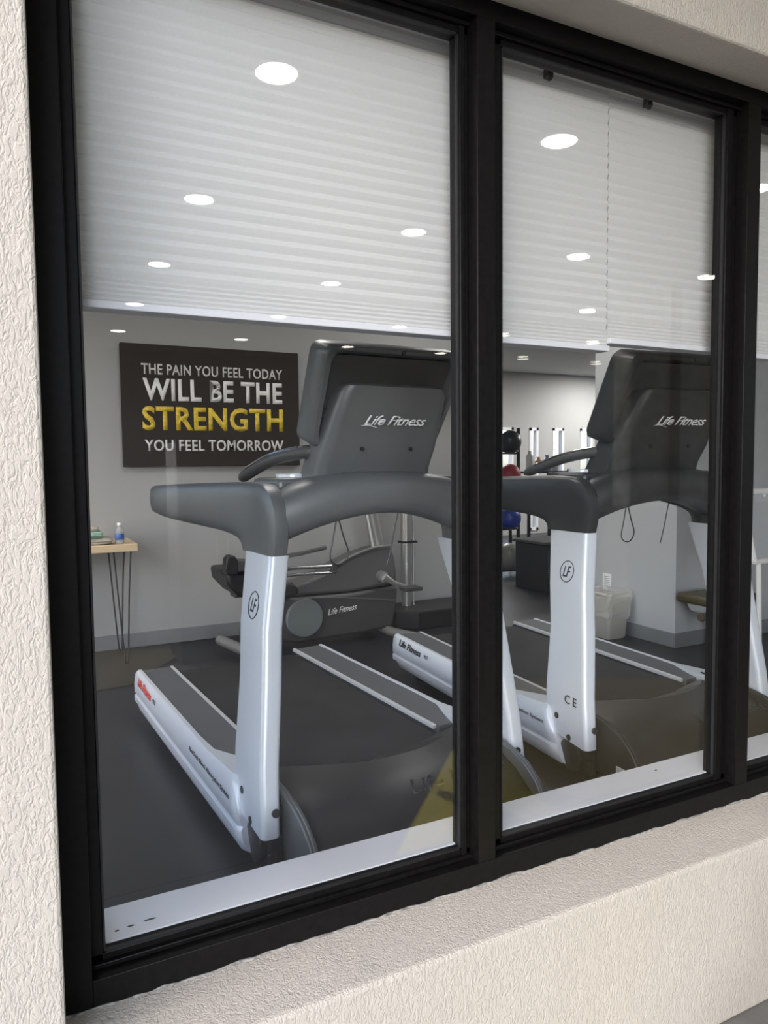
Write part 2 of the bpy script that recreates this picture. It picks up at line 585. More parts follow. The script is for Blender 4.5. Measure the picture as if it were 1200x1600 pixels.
# ------------------------------------------------------------------ the gym: floor, walls, ceiling
BY = 4.566
bm = bmesh.new(); box(bm, -1.17, 9.4, YI - .04, 9.4, -0.12, 0.0)
struct(obj('floor', bm, M_floor))
bm = bmesh.new(); box(bm, -1.17, 9.4, YI, 9.4, 2.45, 2.6)
struct(obj('ceiling', bm, M_ceil))
bx('wall_back', -1.17, 3.20, BY, BY + .12, 0, 2.45, M_wall)['kind'] = 'structure'
bx('wall_return', 3.08, 3.20, BY + .12, 9.0, 0, 2.45, M_wall)['kind'] = 'structure'
bm = bmesh.new()
box(bm, -1.17, -1.05, YI, 1.62, 0, 2.45); box(bm, -1.17, -1.05, 4.1, BY + .12, 0, 2.45)
box(bm, -1.17, -1.05, 1.62, 4.1, 0, .25); box(bm, -1.17, -1.05, 1.62, 4.1, 2.2, 2.45)
struct(obj('wall_left', bm, M_wall))
wr = empty('window_10', (-1.11, 2.86, .25)); wr['kind'] = 'structure'
bm = bmesh.new()
for q in ((-1.24, -1.19, 0, 1.95), (1.19, 1.24, 0, 1.95), (-.025, .025, 0, 1.95), (-1.24, 1.24, 0, .05), (-1.24, 1.24, 1.90, 1.95)):
    box(bm, -.03, .03, *q)
obj('window_frame', bm, M_frame, wr)
bm = bmesh.new(); box(bm, -.003, .003, -1.2, 1.2, .04, 1.91)
obj('glass_pane', bm, M_glass, wr)
bx('wall_right', 9.3, 9.4, YI, 9.4, 0, 2.45, M_wall)['kind'] = 'structure'
bx('wall_partition', 3.40, 5.2, 2.99, 3.66, 0, 2.45, M_wall2)['kind'] = 'structure'
bm = bmesh.new(); box(bm, -1.05, 3.2, BY - .012, BY, 0, .086)
struct(obj('baseboard_back', bm, M_bb, bevel=.003))
bm = bmesh.new(); box(bm, 3.388, 5.2, 2.978, 2.99, 0, .085); box(bm, 3.388, 3.40, 2.99, 3.66, 0, .085)
struct(obj('baseboard_partition', bm, M_bb, bevel=.003))
# far wall with glazed openings
FY = 9.0
bm = bmesh.new()
ops = ((4.1, 4.9, 0.0, 1.6), (6.1, 6.75, 0.25, 1.62), (7.05, 7.22, 0.05, 1.62), (7.5, 7.72, 0.05, 1.62), (8.05, 8.3, 0.05, 1.62))
xs = [3.2] + [v for o in ops for v in o[:2]] + [9.3]
for i in range(0, len(xs), 2):
    box(bm, xs[i], xs[i + 1], FY, FY + .12, 0, 2.45)
for o in ops:
    box(bm, o[0], o[1], FY, FY + .12, o[3], 2.45)
    if o[2] > 0.01: box(bm, o[0], o[1], FY, FY + .12, 0, o[2])
struct(obj('wall_far', bm, M_wall))
for i, o in enumerate(ops):
    r = empty('window_%d' % (5 + i), ((o[0] + o[1]) / 2, FY, o[2])); r['kind'] = 'structure'
    wd = (o[1] - o[0]) / 2; h = o[3] - o[2]
    bm = bmesh.new()
    for q in ((-wd, -wd + .04, 0, h), (wd - .04, wd, 0, h), (-wd, wd, h - .04, h), (-wd, wd, 0, .04)):
        box(bm, q[0], q[1], -.01, .06, q[2], q[3])
    obj('window_frame', bm, M_rail, r)
    bm = bmesh.new(); box(bm, -wd + .03, wd - .03, .03, .035, .03, h - .03)
    obj('glass_pane', bm, M_glass, r)

# unseen glowing panels added round the fill lamps set at the top
k = 0
for (x, y) in ((1.0, 3.0), (2.6, 3.6), (7.2, 5.6), (5.0, 8.0), (8.1, 8.0)):
    t = empty('fill_panel', (x, y, 2.45))
    where = ('above the rear of the left treadmill', 'above the rear of the right treadmill', 'beyond the partition, nearest', 'beyond the partition, deepest', 'beyond the partition, farthest right')[k]
    tag(t, 'added flat white ceiling fill panel ' + where, 'ceiling light', 'added fill panels')
    bm = bmesh.new()
    for q in ((-.31, -.29, -.31, .31), (.29, .31, -.31, .31), (-.29, .29, -.31, -.29), (-.29, .29, .29, .31)):
        box(bm, *q, -.018, -.001)
    obj('frame', bm, M_rail, t)
    bm = bmesh.new(); box(bm, -.29, .29, -.29, .29, -.012, -.002)
    obj('diffuser', bm, M_fill_e, t)
    k += 1

# ------------------------------------------------------------------ cellular blinds
def blind(x0, x1, zb, label, y=1.42, clips=()):
    t = empty('cellular_blind', ((x0 + x1) / 2, y, zb))
    tag(t, label, 'blind', 'pleated blinds in the window')
    hw = (x1 - x0) / 2
    ztop = 2.025 - zb
    stack = 0.055
    bm = bmesh.new()
    pts = []
    z = .014
    while z < stack:                      # gathered cells just above the rail
        pts.append((-0.003, z)); pts.append((-0.0055, z + .0045)); z += .009
    p = .0262
    while z < ztop - .03:
        pts.append((0.000, z)); pts.append((-0.003, z + p * .25)); pts.append((-.0055, z + p * .55)); pts.append((-.0035, z + p * .85)); z += p
    pts.append((0.002, ztop - .03))
    back = [(q[0] + .0, q[1]) for q in pts]
    rings = [[(-hw, -.004 + q[0], q[1]) for q in pts], [(hw, -.004 + q[0], q[1]) for q in pts]]
    loft(bm, rings, close_ring=False, caps=False)
    rings = [[(-hw, .014 - q[0], q[1]) for q in back], [(hw, .014 - q[0], q[1]) for q in back]]
    loft(bm, rings, close_ring=False, caps=False)
    obj('blind_fabric', bm, M_blind, t)
    bm = bmesh.new(); box(bm, -hw, hw, -.02, .024, 0, .014)
    obj('bottom_rail', bm, M_rail, t, bevel=.002)
    bm = bmesh.new(); box(bm, -hw, hw, -.018, .024, ztop - .03, ztop + .005)
    obj('head_rail', bm, M_rail, t, bevel=.002)
    for cx in clips:
        bm = bmesh.new(); box(bm, cx - t.location.x - .008, cx - t.location.x + .008, -.032, -.016, 1.972 - zb, 1.992 - zb)
        disc_cyl(bm, (cx - t.location.x, -.028, 1.970 - zb), (0, 1, 0), .006, .006, 10)
        b_ = obj('bracket', bm, M_black, t); b_['label'] = 'black clip'
    return t
blind(0.00, 0.925, 1.362, 'white pleated blind across the whole left pane, raised above the poster')
blind(0.93, 1.3475, 1.358, 'white pleated blind in the left half of the middle pane, hanging slightly lower', clips=(1.146,))
blind(1.3485, 1.80, 1.378, 'white pleated blind in the right half of the middle pane, raised slightly higher', clips=(1.463,))
blind(1.806, 2.62, 1.372, 'white pleated blind behind the pane at the right edge')

# ------------------------------------------------------------------ poster
t = empty('motivational_poster', (1.133, BY - .02, 1.083))
tag(t, 'black canvas poster with white and yellow slogan lettering on the grey back wall', 'poster')
bm = bmesh.new(); box(bm, -.547, .547, -.02, .018, 0, .722)
obj('canvas', bm, M_canvas, t, bevel=.003)
for s, x0, x1, z0, z1, mt, bo, lb in (
        ('THE PAIN YOU FEEL TODAY', .700, 1.568, 1.628, 1.692, M_whiteworn, .015, 'small white top line'),
        ('WILL BE THE', .706, 1.566, 1.474, 1.606, M_white, .028, 'large white second line'),
        ('STRENGTH', .698, 1.569, 1.298, 1.442, M_yellow, .028, 'large yellow third line'),
        ('YOU FEEL TOMORROW', .707, 1.569, 1.174, 1.244, M_whiteworn, .022, 'small white bottom line')):
    o = text('lettering', s, mt, (x0 - 1.133, -.0202, z0 - 1.083), (1, 0, 0), (0, 0, 1), x1 - x0, z1 - z0, t, bold=bo, space=1.06)
    o['label'] = lb

# ------------------------------------------------------------------ treadmill
def rr_ring(u0, u1, v0, v1, zfn, r, n=5):
    """rounded rectangle ring, counter clockwise, z from zfn(u, v)"""
    pts = []
    for cx, cy, a0 in ((u1 - r, v0 + r, -PI / 2), (u1 - r, v1 - r, 0), (u0 + r, v1 - r, PI / 2), (u0 + r, v0 + r, PI)):
        for k in range(n + 1):
            a = a0 + k / n * PI / 2
            x = cx + r * math.cos(a); y = cy + r * math.sin(a)
            pts.append(Vector((x, y, zfn(x, y))))
    return pts


def interp(tab, z):
    for a, b in zip(tab, tab[1:]):
        if z <= b[0]:
            t = (z - a[0]) / (b[0] - a[0])

            return [p + (q - p) * t for p, q in zip(a[1:], b[1:])]
    return tab[-1][1:]

# z: outer u, inner u, front v, rear v
UP = [(0.10, .436, .386, .140, .375), (0.30, .428, .374, .165, .380), (0.50, .408, .352, .192, .385),
      (0.65, .394, .338, .215, .410), (0.84, .358, .300, .250, .455)]


def upright_bm(sg):
    bm = bmesh.new()
    rings = []
    zs = [0.132, 0.165, .2, .25, .3, .37, .44, .51, .58, .65, .72, .78, .84]
    for z in zs:
        uo, ui, vf, vr = interp(UP, z)
        f = max(0.0, (0.24 - z) / 0.12)
        def zf(x, y, z=z, vf=vf, vr=vr, f=f):
            q = max(0.0, (y - vf) / (vr - vf))
            return z + f * .022 * q ** 3.5
        a, b = (-uo, -ui) if sg < 0 else (ui, uo)
        rings.append(rr_ring(a, b, vf, vr, zf, .016))
    loft(bm, rings)
    return bm


def arm_bm(sg):
    bm = bmesh.new()
    # side profile (v, z): down the rear of the post, under the rail, round the tip and back along the top
    top = [(.250, .84), (.238, .88), (.234, .92), (.240, .96), (.256, .99), (.285, 1.015), (.33, 1.031), (.42, 1.036), (.52, 1.034), (.62, 1.031), (.72, 1.028), (.80, 1.025), (.865, 1.021), (.886, 1.016)]
    bot = [(.455, .84), (.457, .85), (.462, .862), (.475, .874), (.50, .882), (.53, .888), (.56, .892), (.60, .896), (.65, .901), (.70, .906), (.76, .912), (.82, .920), (.868, .932), (.890, .95)]
    def cen(v, z):
        base = .329 + max(0, .0) 
        return base + .16 * max(0, (v - .40)) / .45 * 1.0
    rings = []
    N = len(top)
    for i in range(N):
        a = Vector((0, top[i][0], top[i][1])); b = Vector((0, bot[i][0], bot[i][1]))
        hw = .029 if i < 3 else (.029 + .006 * min(1, (i - 2) / 6))
        if i == N - 1: hw *= .72
        ring = []
        # superellipse cross-section between top and bottom points
        for k in range(20):
            th = 2 * PI * k / 20
            cx = math.copysign(abs(math.cos(th)) ** .42, math.cos(th))
            cy = math.copysign(abs(math.sin(th)) ** .62, math.sin(th))
            p = (a + b) / 2 + (a - b) / 2 * cy
            c = cen(p.y, p.z)
            ring.append(Vector((sg * (c + cx * hw), p.y, p.z)))
        rings.append(ring)
    loft(bm, rings)
    return bm


def make_treadmill():
    root = empty('treadmill')
    # ---- base and deck
    bm = bmesh.new()
    box(bm, -.40, .40, .25, 1.60, .045, .13)
    box(bm, -.30, .30, .02, .30, .03, .10)
    obj('base_frame', bm, M_black, root, bevel=.006)
    for (u, v) in ((-.36, 1.5), (.36, 1.5), (-.36, .35), (.36, .35)):
        bm = bmesh.new(); disc_cyl(bm, (u, v, .0226), (0, 0, 1), .03, .045, 16)
        obj('foot', bm, M_gasket, root)
    bm = bmesh.new()
    pts = [(.24, .188), (1.62, .188), (1.66, .17), (1.665, .14), (1.64, .115), (.24, .115)]
    prism(bm, pts, lambda p, s: Vector(((-.276, .276)[s], p[0], p[1])))
    obj('running_belt', bm, M_belt, root, bevel=.008, smooth=True)
    for sg in (-1, 1):
        bm = bmesh.new()
        # dark top cover of the side rail, its front end sweeping outward
        V = [1.655, 1.5, 1.2, .9, .72, .60, .53, .49, .46, .435]
        ro = [.418, .425, .427, .427, .426, .420, .408, .392, .375, .362]
        rings = []
        for v, o_ in zip(V, ro):
            rings.append([Vector((sg * .298, v, .196)), Vector((sg * .30, v, .203)), Vector((sg * (o_ - .004), v, .205)), Vector((sg * o_, v, .198)), Vector((sg * o_, v, .12)), Vector((sg * .298, v, .12))])
        loft(bm, rings)
        obj('side_rail', bm, M_deck, root, smooth=True)
        bm = bmesh.new(); box(bm, sg * .291 - .007, sg * .291 + .007, .45, 1.665, .190, .2045)
        o = obj('belt_trim', bm, M_silver2, root, bevel=.002); o['label'] = 'thin bright strip along the belt'
        bm = bmesh.new(); prism(bm, [(1.655, .19), (1.70, .175), (1.71, .13), (1.69, .08), (1.60, .07), (1.60, .19)], lambda p, s: Vector((sg * (.30, .44)[s], p[0], p[1])))
        obj('rear_end_cap', bm, M_black, root, bevel=.006, smooth=True)
        # silver side panel: upper band, groove, lower band
        V = [1.68, 1.66, 1.60, 1.3, .95, .75, .62, .52, .46, .42, .38, .34, .29, .272]
        bm = bmesh.new()
        rings = []
        for i, v in enumerate(V):
            k = 0 if v > .62 else (.62 - v) / .385
            zt = .208 + .030 * k
            inn = .418 - .075 * min(1, max(0, (.64 - v) / .22))
            if i == 0: zt -= .03
            if v < .3: zt -= (.3 - v) * .7; 
            lo = .045 if v < 1.6 else .045 + (v - 1.6) * .6
            e = .01 if i in (0, len(V) - 1) else 0
            prof = [(inn, zt - .012), (inn + .002, zt), (.434 - e, zt), (.446 - e, zt - .012), (.452 - e, .155), (.452 - e, .118), (.447 - e, .111), (.447 - e, .107), (.453 - e, .100), (.452 - e, .078), (.444 - e, lo + .008), (.434 - e, lo), (.405, lo), (.405, .10)]
            rings.append([Vector((sg * a, v + (max(0, z - .045) * .45 - .01) * max(0, 1 - (v - .272) / .11), z)) for a, z in prof])
        loft(bm, rings)
        sp = obj('side_panel', bm, M_silver, root, smooth=True)
        if sg < 0:
            o = text('lettering', 'Life Fitness', M_red, (-.4535, 1.58, .166), (0, -1, -.02), (.12, 0, 1), .245, .034, sp, bold=.02, shear=.3)
            o['label'] = 'script lettering at the rear end'
            text('lettering', '95T', M_ink, (-.4535, 1.30, .168), (0, -1, -.02), (.12, 0, 1), .045, .017, sp, bold=.0)
            text('lettering', 'FlexDeck Shock Absorption System', M_ink, (-.4545, .765, .160), (0, -1, 0), (.10, 0, 1), .41, .017, sp, bold=.0)
    # ---- motor hood between the posts
    bm = bmesh.new()
    prof = [(0, .232), (.18, .224), (.36, .216), (.54, .200), (.72, .172), (.88, .125), (.96, .085), (1, .04)]
    rings = []
    nU = 18
    for t_, z in prof:
        ring = []
        for i in range(nU + 1):
            u = -.352 + .704 * i / nU
            q = abs(u / .352)
            rear = .235 + .19 * q ** 2.6
            front = -.055 + .03 * q ** 3
            zz = z + .006 * q ** 2 - .034 * q ** 5 * max(0, 1 - t_ * 2.2)
            if q > .97: zz -= .006
            ring.append(Vector((u, rear + (front - rear) * t_, zz)))
        ring.append(Vector((.357, ring[-1].y, .04))); ring.insert(0, Vector((-.357, ring[0].y, .04)))
        rings.append(ring)
    loft(bm, rings, close_ring=True, caps=True)
    hood = obj('motor_hood', bm, M_hood, root, smooth=True)
    for sg in (-1, 1):
        bm = bmesh.new()
        P = [(sg * .352, .41, .232), (sg * .353, .22, .230), (sg * .354, .14, .222), (sg * .354, .08, .208), (sg * .354, .03, .182), (sg * .354, -.015, .135), (sg * .353, -.032, .085)]
        tube(bm, curve_pts(P, 4), .0035, 6)
        o = obj('hood_edge', bm, M_gun, hood, smooth=True); o['label'] = 'pale rounded edge of the hood'
        bm = bmesh.new()
        pts = [(.30, .045), (.30, .235), (.20, .232), (.12, .22), (.06, .20), (.01, .165), (-.03, .11), (-.045, .05)]
        prism(bm, pts, lambda p, s: Vector((sg * (.345, .3665)[s], p[0], p[1])))
        obj('hood_side', bm, M_gun, hood, bevel=.004, smooth=True)
    bm = bmesh.new(); box(bm, -.3695, -.3665, .02, .075, .075, .10)
    o = obj('warning_label', bm, M_whiteworn, hood); o['label'] = 'small white warning sticker'
    text('lettering', 'Life Fitness', M_black, (-.05, .035, .208), (1, 0, 0), (0, .93, .36), .33, .05, hood, bold=.01, shear=.3)
    # ---- posts
    for sg in (-1, 1):
        up = obj('upright_cover', upright_bm(sg), M_silver, root, smooth=True)
        # bolts on the outer face and the front face
        for v, z in ((.235, .150), (.305, .205)):
            uo = interp(UP, z)[0]
            bm = bmesh.new(); disc_cyl(bm, (sg * uo, v, z), (1, 0, 0), .011, .004, 16)
            o = obj('bolt', bm, M_ink, up); o['label'] = 'dark round bolt cap'
        bm = bmesh.new(); disc_cyl(bm, (sg * .396, .148, .195), (0, 1, 0), .011, .006, 16)
        o = obj('bolt', bm, M_ink, up); o['label'] = 'dark round bolt cap'
        # round emblem on the outer face
        zc, vc = .704, .315
        uo = interp(UP, zc)[0]
        bm = bmesh.new()
        n = 28
        for rad in (.036, ):
            P = [(sg * (uo - (math.sin(2 * PI * k / n) * rad) * .20 + .0005), vc + math.cos(2 * PI * k / n) * rad, zc + math.sin(2 * PI * k / n) * rad) for k in range(n + 1)]
            tube(bm, P, .0016, 6)
        emb = obj('emblem', bm, M_ink, up); emb['label'] = 'round initials emblem'
        P1 = text('lettering', 'LF', M_ink, (sg * (uo + .0035), vc - sg * .020, zc - .019), (0, sg, 0), (-sg * .19, 0, 1), .040, .038, up, bold=.01, shear=.25)
        # black mounting under the post
        bm = bmesh.new(); box(bm, min(sg * .370, sg * .405), max(sg * .370, sg * .405), .17, .34, .02, .20)
        disc_cyl(bm, (sg * .40, .245, .085), (1, 0, 0), .055, .05, 20)
        disc_cyl(bm, (sg * .40, .17, .06), (0, 0, 1), .012, .05, 12)
        obj('post_mounting', bm, M_black, root, bevel=.004)
        obj('handrail', arm_bm(sg), M_gun, root, smooth=True)
    # ---- crossbar
    bm = bmesh.new()
    rings = []
    for i in range(25):
        u = -.315 + .63 * i / 24
        q = abs(u) / .315
        zt = 1.062 - .052 * q ** 3
        zb = .940 - .075 * q ** 1.9
        vf = .205 + .035 * q ** 2; vr = .40 + .03 * q
        ring = []
        for k in range(20):
            th = 2 * PI * k / 20
            cx = math.copysign(abs(math.cos(th)) ** .7, math.cos(th)); cy = math.copysign(abs(math.sin(th)) ** .75, math.sin(th))
            z_ = (zt + zb) / 2 + cy * (zt - zb) / 2
            ring.append(Vector((u, (vf + vr) / 2 + cx * (vr - vf) / 2, z_)))
        rings.append(ring)
    loft(bm, rings)
    obj('crossbar', bm, M_gun, root, smooth=True)
    # ---- tray with cup holders behind the crossbar
    bm = bmesh.new()
    poly = [(-.30, .33), (.30, .33), (.33, .45), (.27, .60), (.12, .66), (-.12, .66), (-.27, .60), (-.33, .45)]
    prism(bm, poly, lambda p, s: Vector((p[0], p[1], (.985, 1.045)[s])))
    tr = obj('tray', bm, M_gun, root, bevel=.012, smooth=True)
    for u in (-.20, .20):
        bm = bmesh.new()
        disc_cyl(bm, (u, .47, 1.05), (0, 0, 1), .05, .012, 24)
        o = obj('cup_holder', bm, M_silver, tr, bevel=.002); o['label'] = 'pale cup holder rim'
    # ---- console
    con_bm = bmesh.new()
    def plane_pt(u, s, d):       # s: 0 bottom .. 1 top, d: depth behind the front plane
        v = .318 + (-.168) * s + d
        z = 1.130 + .262 * s + d * .28
        return Vector((u, v, z))
    def outline(sc, d, n=6):
        pts = []
        wt, wb = .232 * sc[0], .213 * sc[0]
        s0, s1 = .5 - .5 * sc[1], .5 + .5 * sc[1]
        cor = [(-wb, s0, .05), (wb, s0, .05), (wt, s1, .06), (-wt, s1, .06)]
        H = .30
        base = [(-wb, s0 * H), (wb, s0 * H), (wt, s1 * H), (-wt, s1 * H)]
        for i in range(4):
            p = Vector(base[i]); a = Vector(base[i - 1]); b = Vector(base[(i + 1) % 4])
            r = .035
            A = p + (a - p).normalized() * r; B = p + (b - p).normalized() * r
            for k in range(n + 1):
                t_ = k / n
                q = A * (1 - t_) ** 2 + p * 2 * t_ * (1 - t_) + B * t_ * t_
                pts.append(plane_pt(q.x, q.y / H, d))
        return pts
    rings = [outline((.80, .80), .050), outline((.86, .86), .012), outline((.90, .90), .000), outline((.96, .96), .000), outline((1, 1), .012), outline((1.0, 1.0), .095), outline((.97, .97), .108)]
    loft(con_bm, rings)
    con = obj('console', con_bm, M_gun, root, smooth=True)
    bm = bmesh.new()
    loft(bm, [outline((.9, .88), .108), outline((.9, .88), .1115)])
    o = obj('screen', bm, M_screen, con)
    # dark recessed backplate
    bm = bmesh.new()
    loft(bm, [outline((.845, .80), .030), outline((.845, .80), .052)])
    obj('back_plate', bm, M_dark, con)
    # vents
    for sg in (-1, 1):
        bm = bmesh.new()
        for k in range(5):
            c = plane_pt(sg * .178, .20 + k * .045, .027)
            box(bm, c.x - .018, c.x + .018, c.y - .004, c.y + .004, c.z - .002, c.z + .002)
        obj('vent', bm, M_black, con)
    # central housing carrying the logo
    bm = bmesh.new()
    rings = []
    for s, hw, vf, rad in ((-.36, .192, .345, .03), (-.20, .190, .330, .03), (0.0, .186, .292, .03), (.3, .178, .250, .03), (.55, .170, .212, .03), (.62, .160, .207, .03), (.655, .140, .225, .02)):
        z = 1.130 + .262 * s
        v1 = .318 - .168 * s + .09
        ring = rr_ring(-hw, hw, vf - .03, max(v1, vf + .07), lambda x, y, z=z: z, rad)
        for p in ring:      # gentle crown
            if p.y < vf + .03:
                p.y -= .006 * (1 - (p.x / hw) ** 2)
        rings.append(ring)
    loft(bm, rings)
    hs = obj('console_housing', bm, M_gun, con, smooth=True)
    def hp(u, z):
        s = (z - 1.13) / .262
        vf = .292 + (.212 - .292) * (s / .55)
        return Vector((u, vf - .03 - .0065 * (1 - (u / .18) ** 2), z))
    a = hp(-.09, 1.190); b = hp(-.09, 1.220)
    text('lettering', 'Life Fitness', M_white, a + Vector((0, -.004, 0)), (1, 0, 0), (b - a), .20, .030, hs, bold=.010, shear=.38, space=.92)
    bm = bmesh.new()
    q0 = hp(-.098, 1.186); q1 = hp(-.075, 1.187); q2 = hp(-.045, 1.183)
    tube(bm, [q0 + Vector((0, -.0045, .002)), q1 + Vector((0, -.0045, .003)), q2 + Vector((0, -.0045, 0))], [.0004, .0016, .0005], 6)
    obj('logo_stroke', bm, M_white, hs)
    for u in (-.075, .085):
        bm = bmesh.new(); p = hp(u, 1.125); disc_cyl(bm, (u, p.y - .001, 1.125), (0, 1, .25), .006, .004, 12)
        obj('screw', bm, M_black, hs)
    bm = bmesh.new(); disc_cyl(bm, plane_pt(.0, .965, -.003), (0, 1, -.3), .006, .006, 12)
    obj('screw', bm, M_black, con)
    # ---- front grab handles sweeping back from under the console
    for sg in (-1, 1):
        bm = bmesh.new()
        P = curve_pts([(sg * .14, .36, 1.125), (sg * .20, .40, 1.118), (sg * .245, .50, 1.10), (sg * .262, .62, 1.07), (sg * .268, .74, 1.04)], 6)
        tube(bm, P, [.019] * (len(P) - 2) + [.017, .009], 12)
        hd = obj('grab_handle', bm, M_dark, root, smooth=True)
        bm = bmesh.new()
        Q = [p + Vector((-.011 if sg < 0 else .011, 0, .0135)) for p in P[6:-4]]
        tube(bm, Q, .006, 8)
        o = obj('sensor_plate', bm, M_chrome, hd, smooth=True); o['label'] = 'bright metal pulse sensor strip'
    # ---- safety cord and small cable hanging from the crossbar
    bm = bmesh.new()
    P = curve_pts([(-.138, .30, .93), (-.150, .30, .87), (-.160, .30, .82), (-.145, .30, .798), (-.118, .30, .80), (-.102, .30, .83), (-.118, .30, .88), (-.132, .30, .93)], 6)
    tube(bm, P, .0022, 6)
    obj('safety_cord', bm, M_black, root, smooth=True)
    bm = bmesh.new()
    P = curve_pts([(.075, .31, .955), (.062, .31, .90), (.045, .31, .83), (.03, .31, .78)], 5)
    tube(bm, P, .002, 6)
    obj('hanging_cable', bm, M_black, root, smooth=True)
    return root


tm = make_treadmill()
tm.location = (.97, 1.62, 0)
tm.rotation_euler = (0, 0, math.radians(2.9))
tag(tm, 'silver and grey treadmill with red logo on its rail, behind the left pane', 'treadmill', 'treadmills behind the window')
tm2 = copy_tree(tm)
tm2.location = (2.07, 1.63, 0)
tm2.rotation_euler = (0, 0, math.radians(-3.5))
tag(tm2, 'silver and grey treadmill with black logo on its rail, behind the middle pane', 'treadmill', 'treadmills behind the window')
# the second machine: black script at the rail end, CE mark and gunmetal darkened for its shade
def walk(o):
    for c in o.children:
        yield c
        yield from walk(c)
for o in walk(tm2):
    if o.type == 'MESH' and o.data.materials and o.data.materials[0] == M_red:
        o.data = o.data.copy(); o.data.materials[0] = M_ink
    if o.type == 'MESH' and o.data.materials and o.data.materials[0] == M_gun:
        o.material_slots[0].link = 'OBJECT'
        o.material_slots[0].material = M_gun_shaded
for c in tm2.children:
    if c.name.startswith('console'):
        c.scale = (1.10, 1.10, 1.12); c.location = (0, -.04, -.125)
first = [c for c in tm2.children if c.name.startswith('upright_cover')][0]
uo = interp(UP, .25)[0]
o = text('lettering', 'C E', M_ink, (-uo - .001, .262, .262), (0, -1, 0), (.03, 0, 1), .062, .030, first, bold=.01)
o['label'] = 'conformity mark'
# white cable trailing to the floor in front of the second machine
bm = bmesh.new()
tube(bm, curve_pts([(1.735, 1.70, .006), (1.765, 1.69, .006), (1.80, 1.66, .012), (1.83, 1.56, .006), (1.86, 1.47, .006)], 6), .004, 6)
tag(obj('power_cord', bm, M_white, smooth=True), 'white power cord trailing from the right treadmill post to the window', 'cord')

# ------------------------------------------------------------------ side table with towels and bottle
ty = 4.14
t = empty('side_table', (.10, ty + .19, 0))
tag(t, 'light oak table with thin metal hairpin legs against the back wall', 'table')
bm = bmesh.new(); box(bm, -.60, .495, -.19, .19, .625, .667)
obj('tabletop', bm, M_wood, t, bevel=.004)
for (x, y) in ((-.52, -.13), (-.52, .13), (.42, -.13), (.42, .13)):
    bm = bmesh.new()
    tube(bm, curve_pts([(x - .045, y, .625), (x - .03, y, .40), (x - .002 , y, .02), (x + .006, y, .006), (x + .014, y, .02), (x + .03, y, .40), (x + .045, y, .625)], 5), .005, 6)
    obj('hairpin_leg', bm, M_black, t, smooth=True)
# bottle
b = empty('water_bottle', (.508, ty + .05, .667))
tag(b, 'small clear plastic water bottle with blue label on the oak table', 'bottle')
M_pet = mat('clear_plastic', (0.75, 0.8, 0.83), 0.1); M_pet.node_tree.nodes['Principled BSDF'].inputs['Transmission Weight'].default_value = .7
M_pet.node_tree.nodes['Principled BSDF'].inputs['IOR'].default_value = 1.2
bm = bmesh.new(); lathe(bm, [(.020, 0), (.024, .004), (.024, .062), (.023, .068), (.016, .083), (.0095, .093), (.0095, .100)], (0, 0, 0))
obj('body', bm, M_pet, b, smooth=True)
bm = bmesh.new(); lathe(bm, [(.0246, .022), (.0247, .023), (.0247, .054), (.0246, .055)], (0, 0, 0))
o = obj('label_band', bm, mat('blue_label', (.08, .16, .5), .4, noise=(40, .5)), b, smooth=True); o['label'] = 'blue paper band'
bm = bmesh.new(); lathe(bm, [(.0115, .098), (.0118, .100), (.0118, .112), (.010, .114)], (0, 0, 0))
obj('cap', bm, M_white, b, smooth=True)
# towels
def towel(name, label, x, y, z, sx, sy, sz, mt, seed, group=None):
    rnd = random.Random(seed)
    bm = bmesh.new()
    r = bmesh.ops.create_cube(bm, size=1)
    bmesh.ops.subdivide_edges(bm, edges=bm.edges[:], cuts=6, use_grid_fill=True)
    ph = [rnd.uniform(0, 6) for _ in range(6)]
    for v in bm.verts:
        p = v.co.copy()
        L = Vector((p.x, p.y, p.z)).normalized() * .62
        q = p.lerp(L, .35)
        q.z *= 1 + .12 * math.sin(7 * p.x + ph[0]) + .1 * math.sin(9 * p.y + ph[1])
        q.x += .03 * math.sin(16 * p.z + ph[2]); q.y += .03 * math.sin(14 * p.z + ph[3] + 3 * p.x)
        v.co = Vector((q.x * sx, q.y * sy, (q.z + .5) * sz))
    o = obj(name, bm, mt, smooth=True, sub=1)
    o.location = (x, y, z)
    return tag(o, label, 'towel', group)
M_tb = mat('beige_cloth', (.47, .43, .36), .95, bump=(200, .4, .003), noise=(14, .15))
M_tg = mat('green_cloth', (.25, .40, .31), .95, bump=(200, .4, .003), noise=(22, .35))
towel('folded_towel', 'crumpled beige cloth lying lowest on the oak table', .375, ty + .09, .669, .19, .16, .036, M_tb, 3, 'cloths on the table')
towel('folded_towel', 'green striped cloth folded over the beige cloth on the table', .345, ty + .06, .706, .15, .13, .034, M_tg, 5, 'cloths on the table')
towel('folded_towel', 'beige cloth folded on top of the green striped cloth', .340, ty + .08, .742, .13, .12, .024, M_tb, 8, 'cloths on the table')

